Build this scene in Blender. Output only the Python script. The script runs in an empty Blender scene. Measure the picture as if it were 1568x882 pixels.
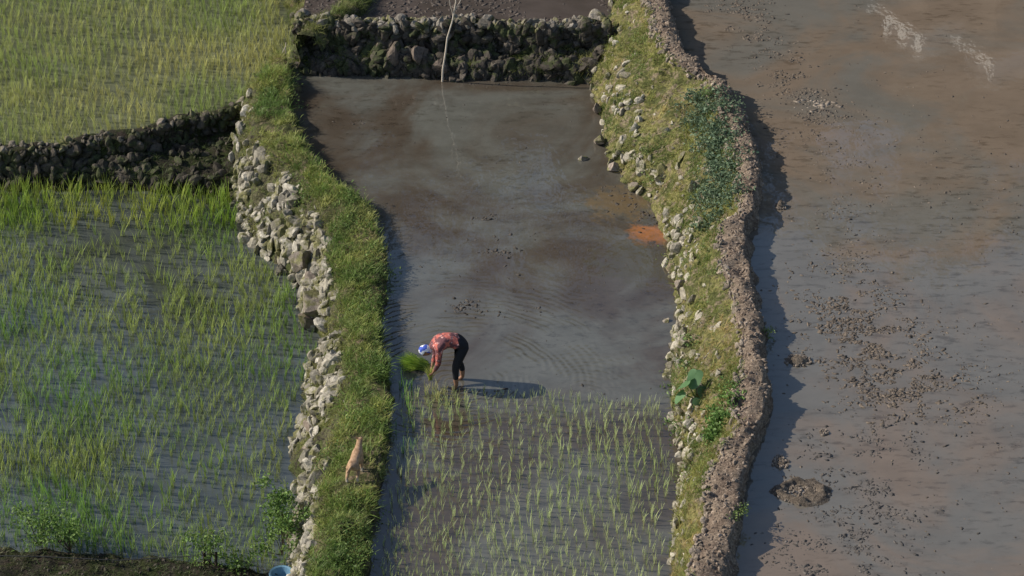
import bpy, bmesh, math, numpy as np
from mathutils import Vector, Matrix
rng=np.random.default_rng(11)
# ---------------------------------------------------------------- camera survey
PITCH=math.radians(32); D=57.0; LENS=100.0
cP,sP=math.cos(PITCH),math.sin(PITCH)
CAM=np.array([0,-D*cP,D*sP])
def P(px,py,z):
    u=(px-784)/1568*36/LENS; v=-(py-441)/1568*36/LENS
    d=np.array([u, cP+v*sP, -sP+v*cP]); t=(z-CAM[2])/d[2]
    return CAM+t*d
scene=bpy.context.scene
cam=bpy.data.cameras.new("camera"); camo=bpy.data.objects.new("camera",cam)
scene.collection.objects.link(camo); scene.camera=camo
cam.lens=LENS; cam.sensor_width=36; cam.clip_end=2000; cam.clip_start=0.5
camo.location=CAM; camo.rotation_euler=(math.pi/2-PITCH,0,0)
# ---------------------------------------------------------------- light
EL=math.radians(33); BACK=math.radians(8)
sd=Vector((-math.cos(EL)*math.cos(BACK), math.cos(EL)*math.sin(BACK), math.sin(EL)))
sl=bpy.data.lights.new("sun",'SUN'); so=bpy.data.objects.new("sun",sl); scene.collection.objects.link(so)
sl.energy=5.0; sl.angle=math.radians(0.5); sl.color=(1.0,0.93,0.81)
so.rotation_euler=sd.to_track_quat('Z','Y').to_euler(); so.location=(-30,5,30)
w=bpy.data.worlds.new("World"); scene.world=w; w.use_nodes=True
nt=w.node_tree; sky=nt.nodes.new('ShaderNodeTexSky'); sky.sky_type='NISHITA'; sky.sun_disc=False
sky.sun_elevation=EL; sky.sun_rotation=-(math.pi/2-BACK)
bg=nt.nodes['Background']; bg.inputs[1].default_value=0.125
nt.links.new(sky.outputs[0],bg.inputs[0])
scene.view_settings.view_transform='Standard'; scene.view_settings.look='None'; scene.view_settings.exposure=0
# ---------------------------------------------------------------- noise
def _h(i,j,k):
    n=(i*374761393+j*668265263+k*1274126177)&0xffffffff
    n=((n^(n>>13))*1274126177)&0xffffffff
    return ((n^(n>>16))&0xffff)/32767.5-1
def vn(p):
    p=np.asarray(p,float); f=np.floor(p); t=p-f; t=t*t*(3-2*t); i=f.astype(np.int64)
    r=0
    for a in (0,1):
        for b in (0,1):
            for c in (0,1):
                wgt=(t[...,0] if a else 1-t[...,0])*(t[...,1] if b else 1-t[...,1])*(t[...,2] if c else 1-t[...,2])
                r=r+wgt*_h(i[...,0]+a,i[...,1]+b,i[...,2]+c)
    return r
def fbm(p,sc=1.0,o=4):
    p=np.asarray(p,float)*sc; r=0; a=1.0; s=0
    for _ in range(o):
        r=r+a*vn(p); s+=a; a*=.5; p=p*2.03+17.3
    return r/s
# ---------------------------------------------------------------- materials
def newmat(name):
    m=bpy.data.materials.new(name); m.use_nodes=True; t=m.node_tree
    return m,t,t.nodes['Principled BSDF']
def N(t,k,**kw):
    n=t.nodes.new(k)
    for a,b in kw.items(): setattr(n,a,b)
    return n
def noise(t,vec,scale,detail=5,rough=.6,dist=0):
    n=N(t,'ShaderNodeTexNoise'); n.inputs['Scale'].default_value=scale; n.inputs['Detail'].default_value=detail
    n.inputs['Roughness'].default_value=rough; n.inputs['Distortion'].default_value=dist
    t.links.new(vec,n.inputs['Vector']); return n.outputs[0]
def mapr(t,v,a,b,c=0.,d=1.,smooth=True):
    n=N(t,'ShaderNodeMapRange'); 
    if smooth: n.interpolation_type='SMOOTHSTEP'
    for i,x in zip((1,2,3,4),(a,b,c,d)): n.inputs[i].default_value=x
    t.links.new(v,n.inputs[0]); return n.outputs[0]
def mixc(t,f,a,b,mode='MIX'):
    n=N(t,'ShaderNodeMix',data_type='RGBA',blend_type=mode)
    for s,v in ((n.inputs[0],f),(n.inputs[6],a),(n.inputs[7],b)):
        if isinstance(v,(int,float)): s.default_value=v
        elif isinstance(v,tuple): s.default_value=(*v,1)
        else: t.links.new(v,s)
    return n.outputs[2]
def mth(t,op,a,b=None,c=None):
    n=N(t,'ShaderNodeMath',operation=op)
    for i,v in enumerate((a,b,c)):
        if v is None: continue
        if isinstance(v,(int,float)): n.inputs[i].default_value=v
        else: t.links.new(v,n.inputs[i])
    return n.outputs[0]
def pos(t): return N(t,'ShaderNodeNewGeometry').outputs['Position']
def scalev(t,v,s,rot=0):
    n=N(t,'ShaderNodeMapping'); n.inputs['Scale'].default_value=s; n.inputs['Rotation'].default_value=(0,0,rot); t.links.new(v,n.inputs[0]); return n.outputs[0]
def bump(t,b,h,st,dist):
    n=N(t,'ShaderNodeBump'); n.inputs['Strength'].default_value=st; n.inputs['Distance'].default_value=dist
    t.links.new(h,n.inputs['Height']); t.links.new(n.outputs[0],b.inputs['Normal']); return n
def earth(name,cols,sc=2.0,bs=.8,rough=.95):
    m,t,b=newmat(name); p=pos(t)
    c=mixc(t,mapr(t,noise(t,p,sc,5,.65),.42,.58),cols[0],cols[1])
    c=mixc(t,mapr(t,noise(t,p,sc*2.3,5,.7,.5),.50,.60),c,cols[2])
    c=mixc(t,mapr(t,noise(t,p,sc*9,3,.7),.35,.7),mixc(t,1.0,c,(.4,.4,.4),'MULTIPLY'),c)
    t.links.new(c,b.inputs['Base Color']); b.inputs['Roughness'].default_value=rough; b.inputs['Specular IOR Level'].default_value=.15
    bump(t,b,noise(t,p,sc*8,5,.7),bs,.06); return m
M_grassbund=earth("bund_turf",[(.16,.17,.06),(.09,.095,.04),(.24,.19,.12)],2.2)
M_slope=earth("mossy_slope",[(.26,.24,.09),(.12,.13,.045),(.30,.24,.16)],2.0)
M_wall=earth("wall_fill",[(.15,.14,.08),(.11,.13,.045),(.07,.06,.045)],2.5)
M_dark=earth("shaded_wall_fill",[(.05,.045,.032),(.05,.06,.02),(.07,.055,.04)],2.5)  # darker copy of wall_fill, shade of camera-facing banks put into the colour
M_path=earth("trodden_soil",[(.31,.24,.18),(.23,.17,.13),(.37,.29,.22)],2.5,.6)
M_ground=earth("hill_ground",[(.055,.055,.035),(.085,.07,.045),(.04,.045,.025)],.15,.5)
M_mudb=earth("mud_mound",[(.25,.20,.155),(.18,.145,.115),(.33,.27,.21)],4.,.9,.7)
def tinted(name,rough=.9,sc=14.,moss=None,trans=0.,spec=.2,bs=.6):
    m,t,b=newmat(name); p=pos(t)
    a=N(t,'ShaderNodeVertexColor'); a.layer_name='tint'; c=a.outputs[0]
    if moss:
        c=mixc(t,mapr(t,noise(t,p,2.6,5,.7),.48,.60),c,moss)
    if sc: 
        c=mixc(t,mapr(t,noise(t,p,sc,4,.7),.3,.7,0.,1.),mixc(t,1.,c,(.5,.5,.5),'MULTIPLY'),c)
        bump(t,b,noise(t,p,sc*1.5,3,.7),bs,.03)
    t.links.new(c,b.inputs['Base Color']); b.inputs['Roughness'].default_value=rough; b.inputs['Specular IOR Level'].default_value=spec
    if trans:
        tr=N(t,'ShaderNodeBsdfTranslucent'); t.links.new(c,tr.inputs[0]); mx=N(t,'ShaderNodeMixShader'); mx.inputs[0].default_value=trans
        t.links.new(b.outputs[0],mx.inputs[1]); t.links.new(tr.outputs[0],mx.inputs[2]); t.links.new(mx.outputs[0],t.nodes['Material Output'].inputs[0])
    return m
M_rock=tinted("field_stone",moss=(.21,.20,.09)); M_rockdark=tinted("shaded_stone",moss=(.07,.08,.035))  # second stone is a darkened copy, cross-wall shade put into its colour
M_clod=tinted("soil_clod",sc=20,spec=.3,rough=.8); M_leaf=tinted("leaf",sc=0,trans=.35,rough=.55,spec=.35)
def water(name,brown,silt,bias=.5,mark=.5,ring=None,roughn=.03,ior=1.75,extra=None,wav=.012,msc=3.2,stretch=1.9,fine=.5):
    m,t,b=newmat(name); p=pos(t)
    c=mixc(t,mapr(t,noise(t,p,.28,5,.6,.8),bias-.11,bias+.11),brown,silt)
    st=scalev(t,p,(1.0,stretch,1.))
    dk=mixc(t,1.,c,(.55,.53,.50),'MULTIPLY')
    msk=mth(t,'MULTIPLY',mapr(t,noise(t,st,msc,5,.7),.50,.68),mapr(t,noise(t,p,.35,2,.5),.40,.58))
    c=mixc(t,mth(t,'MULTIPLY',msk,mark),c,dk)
    c=mixc(t,mapr(t,noise(t,scalev(t,p,(1,1.6,1)),1.1,5,.65),.35,.7,.0,fine),c,mixc(t,1.,c,(.60,.59,.57),'MULTIPLY'))
    if extra:
        nn=mth(t,'SUBTRACT',noise(t,p,2.5,5,.75),.5)
        for (x,y,r,col,s) in extra:
            n=N(t,'ShaderNodeVectorMath',operation='DISTANCE'); t.links.new(p,n.inputs[0]); n.inputs[1].default_value=(x,y,0.)
            d=mth(t,'ADD',n.outputs['Value'],mth(t,'MULTIPLY',nn,r*3.2))
            c=mixc(t,mth(t,'MULTIPLY',mapr(t,d,r*.3,r,1.,0.),s),c,col)
    t.links.new(c,b.inputs['Base Color']); b.inputs['Roughness'].default_value=roughn; b.inputs['IOR'].default_value=ior
    h=mth(t,'MULTIPLY',noise(t,scalev(t,p,(1,.6,1)),5,2,.5),wav)
    if ring:
        d0=noise(t,p,1.2,2,.5); m0=mapr(t,noise(t,p,.9,1,.5),.36,.58)
        for (x,y,wl,rr,amp) in ring:
            n=N(t,'ShaderNodeVectorMath',operation='DISTANCE'); t.links.new(p,n.inputs[0]); n.inputs[1].default_value=(x,y,0.)
            d=n.outputs['Value']
            dd=mth(t,'ADD',d,mth(t,'MULTIPLY',d0,.45))
            s=mth(t,'SINE',mth(t,'MULTIPLY',dd,6.283/wl))
            e=mth(t,'MULTIPLY',mapr(t,d,.3,rr,1.,0.),m0)
            h=mth(t,'ADD',h,mth(t,'MULTIPLY',mth(t,'MULTIPLY',s,e),amp))
    bump(t,b,h,1.0,.25); return m
# ---------------------------------------------------------------- mesh helpers
def link(o,parent=None):
    scene.collection.objects.link(o)
    if parent: o.parent=parent
    return o
def mkmesh(name,V,F,mats,tint=None,fm=None,smooth=False,parent=None):
    V=np.asarray(V,np.float32); F=np.asarray(F,np.int32); k=F.shape[1]
    me=bpy.data.meshes.new(name); me.vertices.add(len(V)); me.vertices.foreach_set('co',V.ravel())
    me.loops.add(F.size); me.loops.foreach_set('vertex_index',F.ravel())
    me.polygons.add(len(F)); me.polygons.foreach_set('loop_start',np.arange(len(F),dtype=np.int32)*k)
    me.polygons.foreach_set('loop_total',np.full(len(F),k,np.int32))
    for m in (mats if isinstance(mats,list) else [mats]): me.materials.append(m)
    if fm is not None: me.polygons.foreach_set('material_index',np.asarray(fm,np.int32))
    me.polygons.foreach_set('use_smooth',np.full(len(F),smooth))
    if tint is not None:
        a=me.color_attributes.new('tint','FLOAT_COLOR','POINT')
        c=np.ones((len(V),4),np.float32); c[:,:3]=tint; a.data.foreach_set('color',c.ravel())
    me.update(calc_edges=True); me.validate()
    return link(bpy.data.objects.new(name,me),parent)
def smooth1(a,k=5):
    ker=np.hanning(k+2)[1:-1]; ker/=ker.sum(); return np.convolve(np.pad(a,k//2,mode='edge'),ker,'valid')
def railY(pts,z,Ys,wob=0,seed=0):
    w_=np.array([P(x,y,z) for x,y in pts]); o=np.argsort(w_[:,1]); w_=w_[o]
    x=np.interp(Ys,w_[:,1],w_[:,0]); x=smooth1(x,7)
    if wob: x=x+wob*fbm(np.stack([Ys*1.,Ys*0+seed,Ys*0],-1),1.7,4)
    return np.stack([x,Ys,Ys*0+z],-1)
def railX(pts,z,Xs,wob=0,seed=0):
    w_=np.array([P(x,y,z) for x,y in pts]); o=np.argsort(w_[:,0]); w_=w_[o]
    y=smooth1(np.interp(Xs,w_[:,0],w_[:,1]),7)
    if wob: y=y+wob*fbm(np.stack([Xs*1.,Xs*0+seed,Xs*0],-1),1.7,4)
    return np.stack([Xs,y,Xs*0+z],-1)
def loft(name,rails,subs,mats,disp=.06,dsc=2.5,segmat=None,flip=False,smooth=True):
    cols=[]; sm=[]
    for k in range(len(rails)-1):
        for s in range(subs[k]):
            cols.append(rails[k]*(1-s/subs[k])+rails[k+1]*(s/subs[k])); sm.append(k)
    cols.append(rails[-1]); G=np.stack(cols,1)
    if disp:
        du=np.gradient(G,axis=0); dv=np.gradient(G,axis=1); n=np.cross(dv,du); n/=np.linalg.norm(n,axis=-1,keepdims=True)+1e-9
        n=np.where(n[...,2:3]<0,-n,n)
        G=G+n*(disp*fbm(G,dsc,5))[...,None]*1.6
    a,b=G.shape[:2]; idx=np.arange(a*b).reshape(a,b)
    F=np.stack([idx[:-1,:-1],idx[1:,:-1],idx[1:,1:],idx[:-1,1:]],-1)
    if flip: F=F[...,::-1]
    fm=np.array([ (segmat[k] if segmat else 0) for k in sm]); fm=np.broadcast_to(fm,(a-1,b-1))
    mkmesh(name,G.reshape(-1,3),F.reshape(-1,4),mats,fm=fm.ravel(),smooth=smooth)
    return G
VY0,VY1,VX0=-12.5,15.,-13.
def sample(G,n,c0,c1,r0=0.,r1=1.):
    a,b=G.shape[:2]
    i=rng.uniform(r0*(a-1),r1*(a-1)-1e-4,n); j=rng.uniform(c0,min(c1,b-1)-1e-4,n)
    i0=i.astype(int); j0=j.astype(int); fi=(i-i0)[:,None]; fj=(j-j0)[:,None]
    p=G[i0,j0]*(1-fi)*(1-fj)+G[i0+1,j0]*fi*(1-fj)+G[i0,j0+1]*(1-fi)*fj+G[i0+1,j0+1]*fi*fj
    return p[(p[:,1]>VY0)&(p[:,1]<VY1)&(p[:,0]>VX0)]
def rots(n,full=True,tilt=.3):
    a=rng.uniform(0,2*math.pi,n); 
    if full: b=rng.uniform(0,math.pi,n); c=rng.uniform(0,2*math.pi,n)
    else: b=rng.normal(0,tilt,n); c=rng.normal(0,tilt,n)
    ca,sa,cb,sb,cc,sc_=np.cos(a),np.sin(a),np.cos(b),np.sin(b),np.cos(c),np.sin(c); z=np.zeros(n); o=np.ones(n)
    Rz=np.array([[ca,-sa,z],[sa,ca,z],[z,z,o]]).transpose(2,0,1)
    Ry=np.array([[cb,z,sb],[z,o,z],[-sb,z,cb]]).transpose(2,0,1)
    Rx=np.array([[o,z,z],[z,cc,-sc_],[z,sc_,cc]]).transpose(2,0,1)
    return (Rx@Ry@Rz) if not full else Rz@Ry@Rx
def scatter(name,bases,ps,R,S,C,mat,smooth=False,shade=None,parent=None):
    ps=np.asarray(ps,float).reshape(-1,3); n=len(ps)
    if n==0: return None
    S=np.asarray(S,float)
    if S.ndim==1: S=np.repeat(S[:,None],3,1)
    C=np.broadcast_to(np.asarray(C,float),(n,3)); k=rng.integers(0,len(bases),n)
    Vs=[];Fs=[];Cs=[];off=0
    for bi,(bv,bf,bc) in enumerate(bases):
        m=np.where(k==bi)[0]
        if len(m)==0: continue
        v=bv[None]*S[m][:,None]; v=np.einsum('nij,nkj->nki',R[m],v)+ps[m][:,None]
        Vs.append(v.reshape(-1,3)); Cs.append((C[m][:,None]*bc[None]).reshape(-1,3))
        Fs.append((bf[None]+(np.arange(len(m))*len(bv))[:,None,None]+off).reshape(-1,bf.shape[1])); off+=len(m)*len(bv)
    return mkmesh(name,np.concatenate(Vs),np.concatenate(Fs),mat,tint=np.concatenate(Cs),smooth=smooth,parent=parent)
def cols(n,a,b,v=.15):
    t=rng.uniform(0,1,(n,1)); return (np.array(a)*(1-t)+np.array(b)*t)*rng.normal(1,v,(n,1)).clip(.4,1.7)
def rockbase(seed,sub=2):
    bm=bmesh.new(); bmesh.ops.create_icosphere(bm,subdivisions=sub,radius=1)
    v=np.array([x.co[:] for x in bm.verts]); f=np.array([[q.index for q in p.verts] for p in bm.faces]); bm.free()
    r=np.random.default_rng(seed)
    for _ in range(9 if sub>1 else 3):
        d=r.normal(size=3); d/=np.linalg.norm(d); c=r.uniform(.5,.8); q=v@d
        v=v-np.maximum(0,q-c)[:,None]*d
    v=v*(1+.15*fbm(v*1.7+seed,1,3))[:,None]*np.array([1.15,.9,.75])
    return v,f,np.ones((len(v),1))
ROCKS=[rockbase(s) for s in range(9)]; CLODS=[rockbase(s+70,1) for s in range(9)]
def blade(L,w,ang,lean,curve,segs=3,x0=0,y0=0):
    dx,dy=math.cos(ang),math.sin(ang); px,py=-dy,dx; V=[];F=[];C=[]
    for i in range(segs+1):
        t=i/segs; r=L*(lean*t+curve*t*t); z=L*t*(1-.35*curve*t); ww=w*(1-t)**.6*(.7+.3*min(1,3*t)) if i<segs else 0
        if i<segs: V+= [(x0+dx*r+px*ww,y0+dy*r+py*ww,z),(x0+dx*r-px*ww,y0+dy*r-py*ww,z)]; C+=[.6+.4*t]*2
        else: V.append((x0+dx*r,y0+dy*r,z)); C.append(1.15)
    for i in range(segs-1):
        a=2*i; F+=[(a,a+1,a+3),(a,a+3,a+2)]
    a=2*(segs-1); F.append((a,a+1,a+2)); return V,F,C
def tuft(seed,n,L,w,lean,curve,spread,segs=3):
    r=np.random.default_rng(seed); V=[];F=[];C=[]
    for _ in range(n):
        a=r.uniform(0,6.283); v,f,c=blade(L*r.uniform(.6,1.1),w*r.uniform(.7,1.2),a,abs(r.normal(lean,lean*.5)),abs(r.normal(curve,curve*.5)),segs,r.normal(0,spread),r.normal(0,spread))
        o=len(V); V+=v; F+=[tuple(i+o for i in q) for q in f]; C+=c
    return np.array(V),np.array(F),np.array(C)[:,None]
def leafbase(asp=.45,fold=.15):
    V=[(0,0,0),(.35,asp*.5,fold),(.35,-asp*.5,fold),(.7,asp*.38,fold*.6),(.7,-asp*.38,fold*.6),(1,0,-.08),(.35,0,0),(.7,0,0)]
    F=[(0,6,1),(0,2,6),(6,7,3),(6,3,1),(6,2,4),(6,4,7),(7,5,3),(7,4,5)]
    return np.array(V),np.array(F),np.array([.8,.95,.95,1.05,1.05,1.1,.85,.9])[:,None]
LEAF=[leafbase(),leafbase(.6,.1),leafbase(.35,.2)]
# ---------------------------------------------------------------- levels
ZM,ZL,ZTL,ZTM,ZR=0.0,-1.3,-.62,.75,1.2
Y0,Y1=-24.,31.
# ---- left bund
Yfar=P(600,118,0)[1]
Ys=np.arange(Y0,Yfar+.7,.06)
foot=[(352,262),(362,330),(378,380),(436,425),(458,455),(462,495),(492,520),(497,560),(470,600),(450,650),(440,700),(448,740),(458,770),(448,830),(450,890),(440,1100)]
tl=[(440,80),(405,105),(392,150),(388,180),(402,220),(440,250),(480,290),(505,340),(515,400),(522,450),(522,500),(532,545),(545,600),(528,650),(512,700),(502,740),(492,800),(485,882),(470,1100)]
tr=[(445,80),(443,110),(447,150),(455,190),(475,235),(515,275),(560,310),(583,350),(592,395),(585,450),(580,500),(590,540),(600,590),(598,640),(583,690),(577,740),(568,800),(562,882),(550,1100)]
ft0=railY(foot,ZL,Ys,.12,3); ft0[:,2]=ZL-.15
a=railY(tl,.22,Ys,.2,5); b=railY(tr,.30,Ys,.16,8); b[:,0]-=.08; a[:,2]=.2
a[:,0]=np.minimum(a[:,0],b[:,0]-.35); ft0[:,0]=np.minimum(ft0[:,0],a[:,0]-.3)
mid=.5*(a+b); mid[:,2]=.33+.12*fbm(np.stack([Ys,Ys*0,Ys*0],-1),.8,3)
wm=a*.55+ft0*.45; wm[:,0]-=.12; wm[:,2]+=.05
c=b.copy(); c[:,0]+=.12; c[:,2]=-.12
GL=loft("terrace_bund",[ft0,wm,a,mid,b,c],[10,10,7,7,4],[M_wall,M_grassbund],disp=.12,segmat=[0,0,1,1,1])
midL=mid
# ---- right bund
Ys2=np.arange(Y0,Y1,.06)
rfoot=[(985,-150),(950,-60),(935,0),(925,30),(912,75),(903,125),(903,150),(912,190),(920,240),(960,285),(995,310),(1010,345),(1015,390),(1025,430),(1037,470),(1030,520),(1022,560),(1025,600),(1020,650),(1030,690),(1040,720),(1030,770),(1025,830),(1030,890),(1035,1100)]
rA=[(975,-150),(985,-60),(990,0),(1000,40),(1030,90),(1082,120),(1095,160),(1108,200),(1127,250),(1132,300),(1128,325),(1099,345),(1105,400),(1120,440),(1133,490),(1130,540),(1125,600),(1130,650),(1100,680),(1085,720),(1075,770),(1065,820),(1060,882),(1050,1100)]
rB=[(1005,-150),(1010,-60),(1018,0),(1030,50),(1060,90),(1110,120),(1130,160),(1147,200),(1160,240),(1158,290),(1140,335),(1140,380),(1150,430),(1162,480),(1165,540),(1175,590),(1172,630),(1152,670),(1137,710),(1127,760),(1120,820),(1110,882),(1100,1100)]
f2=railY(rfoot,0.,Ys2,.15,2); f2[:,2]=-.15
A=railY(rA,1.58,Ys2,.12,4); B=railY(rB,1.58,Ys2,.08,6); B[:,0]=np.maximum(B[:,0],A[:,0]+.3)
w1=f2*.72+A*.28; w1[:,2]+=.28; w2=f2*.3+A*.7; w2[:,2]+=.12
A[:,2]=1.53
mB=.5*(A+B); mB[:,2]=1.60
C2=B.copy(); C2[:,0]+=.13; C2[:,2]=1.08
GR=loft("terrace_bund",[f2,w1,w2,A,mB,B,C2],[9,10,9,4,4,4],[M_slope,M_path],disp=.13,segmat=[0,0,0,1,1,1])
# ---- top-left cross wall
xe=P(385,165,-.5)[0]
Xs=np.arange(-26,xe+.5,.06)
ff=railX([(-700,285),(0,290),(200,290),(300,298),(352,305),(420,312)],ZL,Xs,.08,1); ff[:,2]=ZL-.15
tt=railX([(-700,262),(0,241),(60,237),(120,218),(200,210),(260,190),(330,175),(372,162),(420,150)],-.45,Xs,.12,7)
lf=ff.copy(); lf[:,1]+=.15; lf[:,2]=-.95
tt[:,1]=np.maximum(tt[:,1],lf[:,1]+.1)
lb=tt.copy(); lb[:,1]-=np.minimum(.12,.3*(tt[:,1]-lf[:,1])); lb[:,2]=-.86
tb=tt.copy(); tb[:,1]+=.28
te=tb.copy(); te[:,1]+=.12; te[:,2]=-.8
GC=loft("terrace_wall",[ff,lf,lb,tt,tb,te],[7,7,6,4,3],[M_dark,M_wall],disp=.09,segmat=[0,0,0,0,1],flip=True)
# ---- M / upper wall
Xs3=np.arange(P(452,118,0)[0],P(935,118,0)[0],.06)
gf=railX([(400,118),(447,116),(560,114),(620,118),(700,120),(800,122),(905,127),(960,128)],0.,Xs3,.07,1); gf[:,2]=-.12
gt=railX([(400,36),(455,33),(560,38),(660,40),(740,36),(830,44),(910,38),(960,38)],.98,Xs3,.10,5)
gl=gf.copy(); gl[:,1]+=.12; gl[:,2]=.36+.22*fbm(np.stack([Xs3,Xs3*0,Xs3*0],-1),.7,2)
gl[:,2]=np.where(Xs3<P(570,118,0)[0],.25,gl[:,2])
gt[:,1]=np.maximum(gt[:,1],gl[:,1]+.25)
gb=gt.copy(); gb[:,1]-=.12; gb[:,2]=gl[:,2]+.05
gt2=gt.copy(); gt2[:,1]+=.3; g5=gt2.copy(); g5[:,1]+=.12; g5[:,2]=.6
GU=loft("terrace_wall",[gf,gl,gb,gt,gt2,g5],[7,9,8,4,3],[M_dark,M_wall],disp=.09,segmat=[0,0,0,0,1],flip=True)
# upper-left bank
Ysb=np.arange(Yfar+.1,Y1,.08)
k0=railY([(452,110),(446,60),(425,0),(400,-90),(390,-200)],ZTL,Ysb,.1,3); k0[:,2]-=.15
k1=railY([(462,45),(490,25),(530,5),(545,-60),(545,-200)],.98,Ysb,.1,5); k2=k1.copy(); k2[:,0]+=.35; k3=k2.copy(); k3[:,0]+=.2; k3[:,2]=.6
GB=loft("terrace_bund",[k0,k1,k2,k3],[14,4,3],[M_grassbund],disp=.1)
# ---- lower-left front bund
Xs4=np.arange(-26,P(470,880,-1)[0],.07)
q0=railX([(-600,835),(0,848),(150,856),(300,868),(350,876),(480,900)],ZL,Xs4,.1,3); q0[:,2]-=.12
q1=q0.copy(); q1[:,1]-=.12; q1[:,2]=ZL+.22; q2=q1.copy(); q2[:,1]-=1.3; q2[:,2]+=.05; q3=q2.copy(); q3[:,1]-=.3; q3[:,2]-=1.2
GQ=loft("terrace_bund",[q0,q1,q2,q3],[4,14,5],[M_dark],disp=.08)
# ---------------------------------------------------------------- water sheets
pf=P(702,588,0)
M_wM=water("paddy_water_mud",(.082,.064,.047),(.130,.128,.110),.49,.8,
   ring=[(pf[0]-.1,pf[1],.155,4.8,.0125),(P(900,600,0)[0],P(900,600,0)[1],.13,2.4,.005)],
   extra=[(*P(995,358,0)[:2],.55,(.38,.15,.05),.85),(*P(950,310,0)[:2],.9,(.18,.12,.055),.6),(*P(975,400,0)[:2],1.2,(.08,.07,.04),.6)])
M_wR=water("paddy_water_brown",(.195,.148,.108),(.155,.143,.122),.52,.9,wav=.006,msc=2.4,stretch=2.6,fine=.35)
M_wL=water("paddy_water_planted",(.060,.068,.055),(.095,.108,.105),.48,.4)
M_wTL=water("paddy_water_far",(.14,.15,.09),(.16,.17,.11),.5,.4)
M_wTM=water("paddy_water_dark",(.075,.06,.05),(.10,.08,.07),.5,.9,roughn=.25,ior=1.45)
def sheet(name,left,right,z,mat):
    V=np.concatenate([np.c_[left[:,0],left[:,1],left[:,0]*0+z],np.c_[right[:,0],right[:,1],right[:,0]*0+z]]); n=len(left)
    i=np.arange(n-1); F=np.stack([i,i+n,i+n+1,i+1],-1); return mkmesh(name,V,F,mat)
Yq=np.arange(Y0,P(700,90,0)[1],.25)
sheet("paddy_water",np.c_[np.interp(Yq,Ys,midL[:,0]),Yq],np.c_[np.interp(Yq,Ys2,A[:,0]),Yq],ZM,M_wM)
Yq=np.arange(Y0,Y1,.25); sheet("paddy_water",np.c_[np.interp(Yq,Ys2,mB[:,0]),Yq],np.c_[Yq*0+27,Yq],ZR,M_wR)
mkmesh("paddy_water",[(-45,Y0,ZL),(1,Y0,ZL),(1,P(0,200,ZL)[1]+4,ZL),(-45,P(0,200,ZL)[1]+4,ZL)],[(0,1,2,3)],M_wL)
Xq=np.arange(-26,xe+.3,.25); ty=np.interp(Xq,Xs,.5*(tt[:,1]+tb[:,1]))
V=np.concatenate([np.c_[Xq,ty,Xq*0+ZTL],np.c_[Xq,Xq*0+Y1,Xq*0+ZTL]]); n=len(Xq); i=np.arange(n-1)
V2=[(xe+.1,ty[-1]+.2,ZTL),(P(446,110,ZTL)[0]+.3,P(446,110,ZTL)[1],ZTL),(P(446,110,ZTL)[0]+.3,Y1,ZTL),(xe+.1,Y1,ZTL)]
F=np.stack([i,i+1,i+n+1,i+n],-1); F=np.concatenate([F,[[2*n,2*n+1,2*n+2,2*n+3]]]); V=np.concatenate([V,V2])
V[2*n-1,0]=xe+.1; V[n-1,0]=xe+.1
mkmesh("paddy_water",V,F,M_wTL)
Xu=np.linspace(Xs3[0]+.1,Xs3[-1]+1.0,80); yu=np.interp(Xu,Xs3,.5*(gt[:,1]+gt2[:,1]))
V=np.concatenate([np.c_[Xu,yu,Xu*0+ZTM],np.c_[Xu,Xu*0+Y1,Xu*0+ZTM]]); n=len(Xu); i=np.arange(n-1)
mkmesh("paddy_water",V,np.stack([i,i+1,i+n+1,i+n],-1),M_wTM)
# ---------------------------------------------------------------- ground & hillside
gx=np.concatenate([np.linspace(-500,-60,16),np.linspace(-55,55,56),np.linspace(60,500,16)])
gy=np.concatenate([np.linspace(-500,-60,14),np.linspace(-55,110,84),np.linspace(120,600,16)])
X,Y=np.meshgrid(gx,gy); ss=lambda v,a,b:(lambda t:t*t*(3-2*t))(np.clip((v-a)/(b-a),0,1))
HS=.87
Z=-1.75-.35*np.clip(-24-Y,0,60)*ss(-Y,22,30)
Z=np.maximum(Z,Z+3.3*ss(X,24.,28.)*ss(Y,-30,-20)); up=ss(Y,28,31); Z=Z*(1-up)+1.6*up
hill=np.clip(Y-31,0,46)*HS+np.clip(Y-77,0,400)*.15
Z=Z+hill*(1+.10*fbm(np.stack([X,Y*0,Y*0+3],-1),.05,3)); Z+=ss(Y,31,40)*1.6*fbm(np.stack([X,Y,Y*0],-1),.22,4)
idx=np.arange(X.size).reshape(X.shape); F=np.stack([idx[:-1,:-1],idx[:-1,1:],idx[1:,1:],idx[1:,:-1]],-1).reshape(-1,4)
mkmesh("ground",np.stack([X,Y,Z],-1).reshape(-1,3),F,M_ground,smooth=True)
nt_=120; tx=rng.uniform(-30,30,nt_); ty_=rng.uniform(33,82,nt_); ok=~((tx>3)&(tx<18)&(ty_<48)); tx=tx[ok]; ty_=ty_[ok]; nt_=len(tx); tz=1.6+np.clip(ty_-31,0,46)*HS; hgt=rng.uniform(3,8,nt_)
q=rng.integers(0,nt_,15000); u=rng.normal(size=(len(q),3)); u/=np.linalg.norm(u,axis=1)[:,None]; r=(1+.35*fbm(u*1.+q[:,None],2.,3))*rng.uniform(.6,1,len(q))
ps=np.stack([tx[q],ty_[q],tz[q]+hgt[q]*.75],-1)+u*(r*hgt[q]*.42)[:,None]
scatter("distant_trees",LEAF,ps,rots(len(q)),rng.uniform(.6,1.1,len(q)),cols(len(q),(.045,.055,.03),(.08,.085,.045)),M_leaf)
bm=bmesh.new()
for k in range(nt_):
    bmesh.ops.create_cone(bm,segments=6,radius1=.22,radius2=.08,depth=hgt[k],matrix=Matrix.Translation((tx[k],ty_[k],tz[k]+hgt[k]*.4)))
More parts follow.
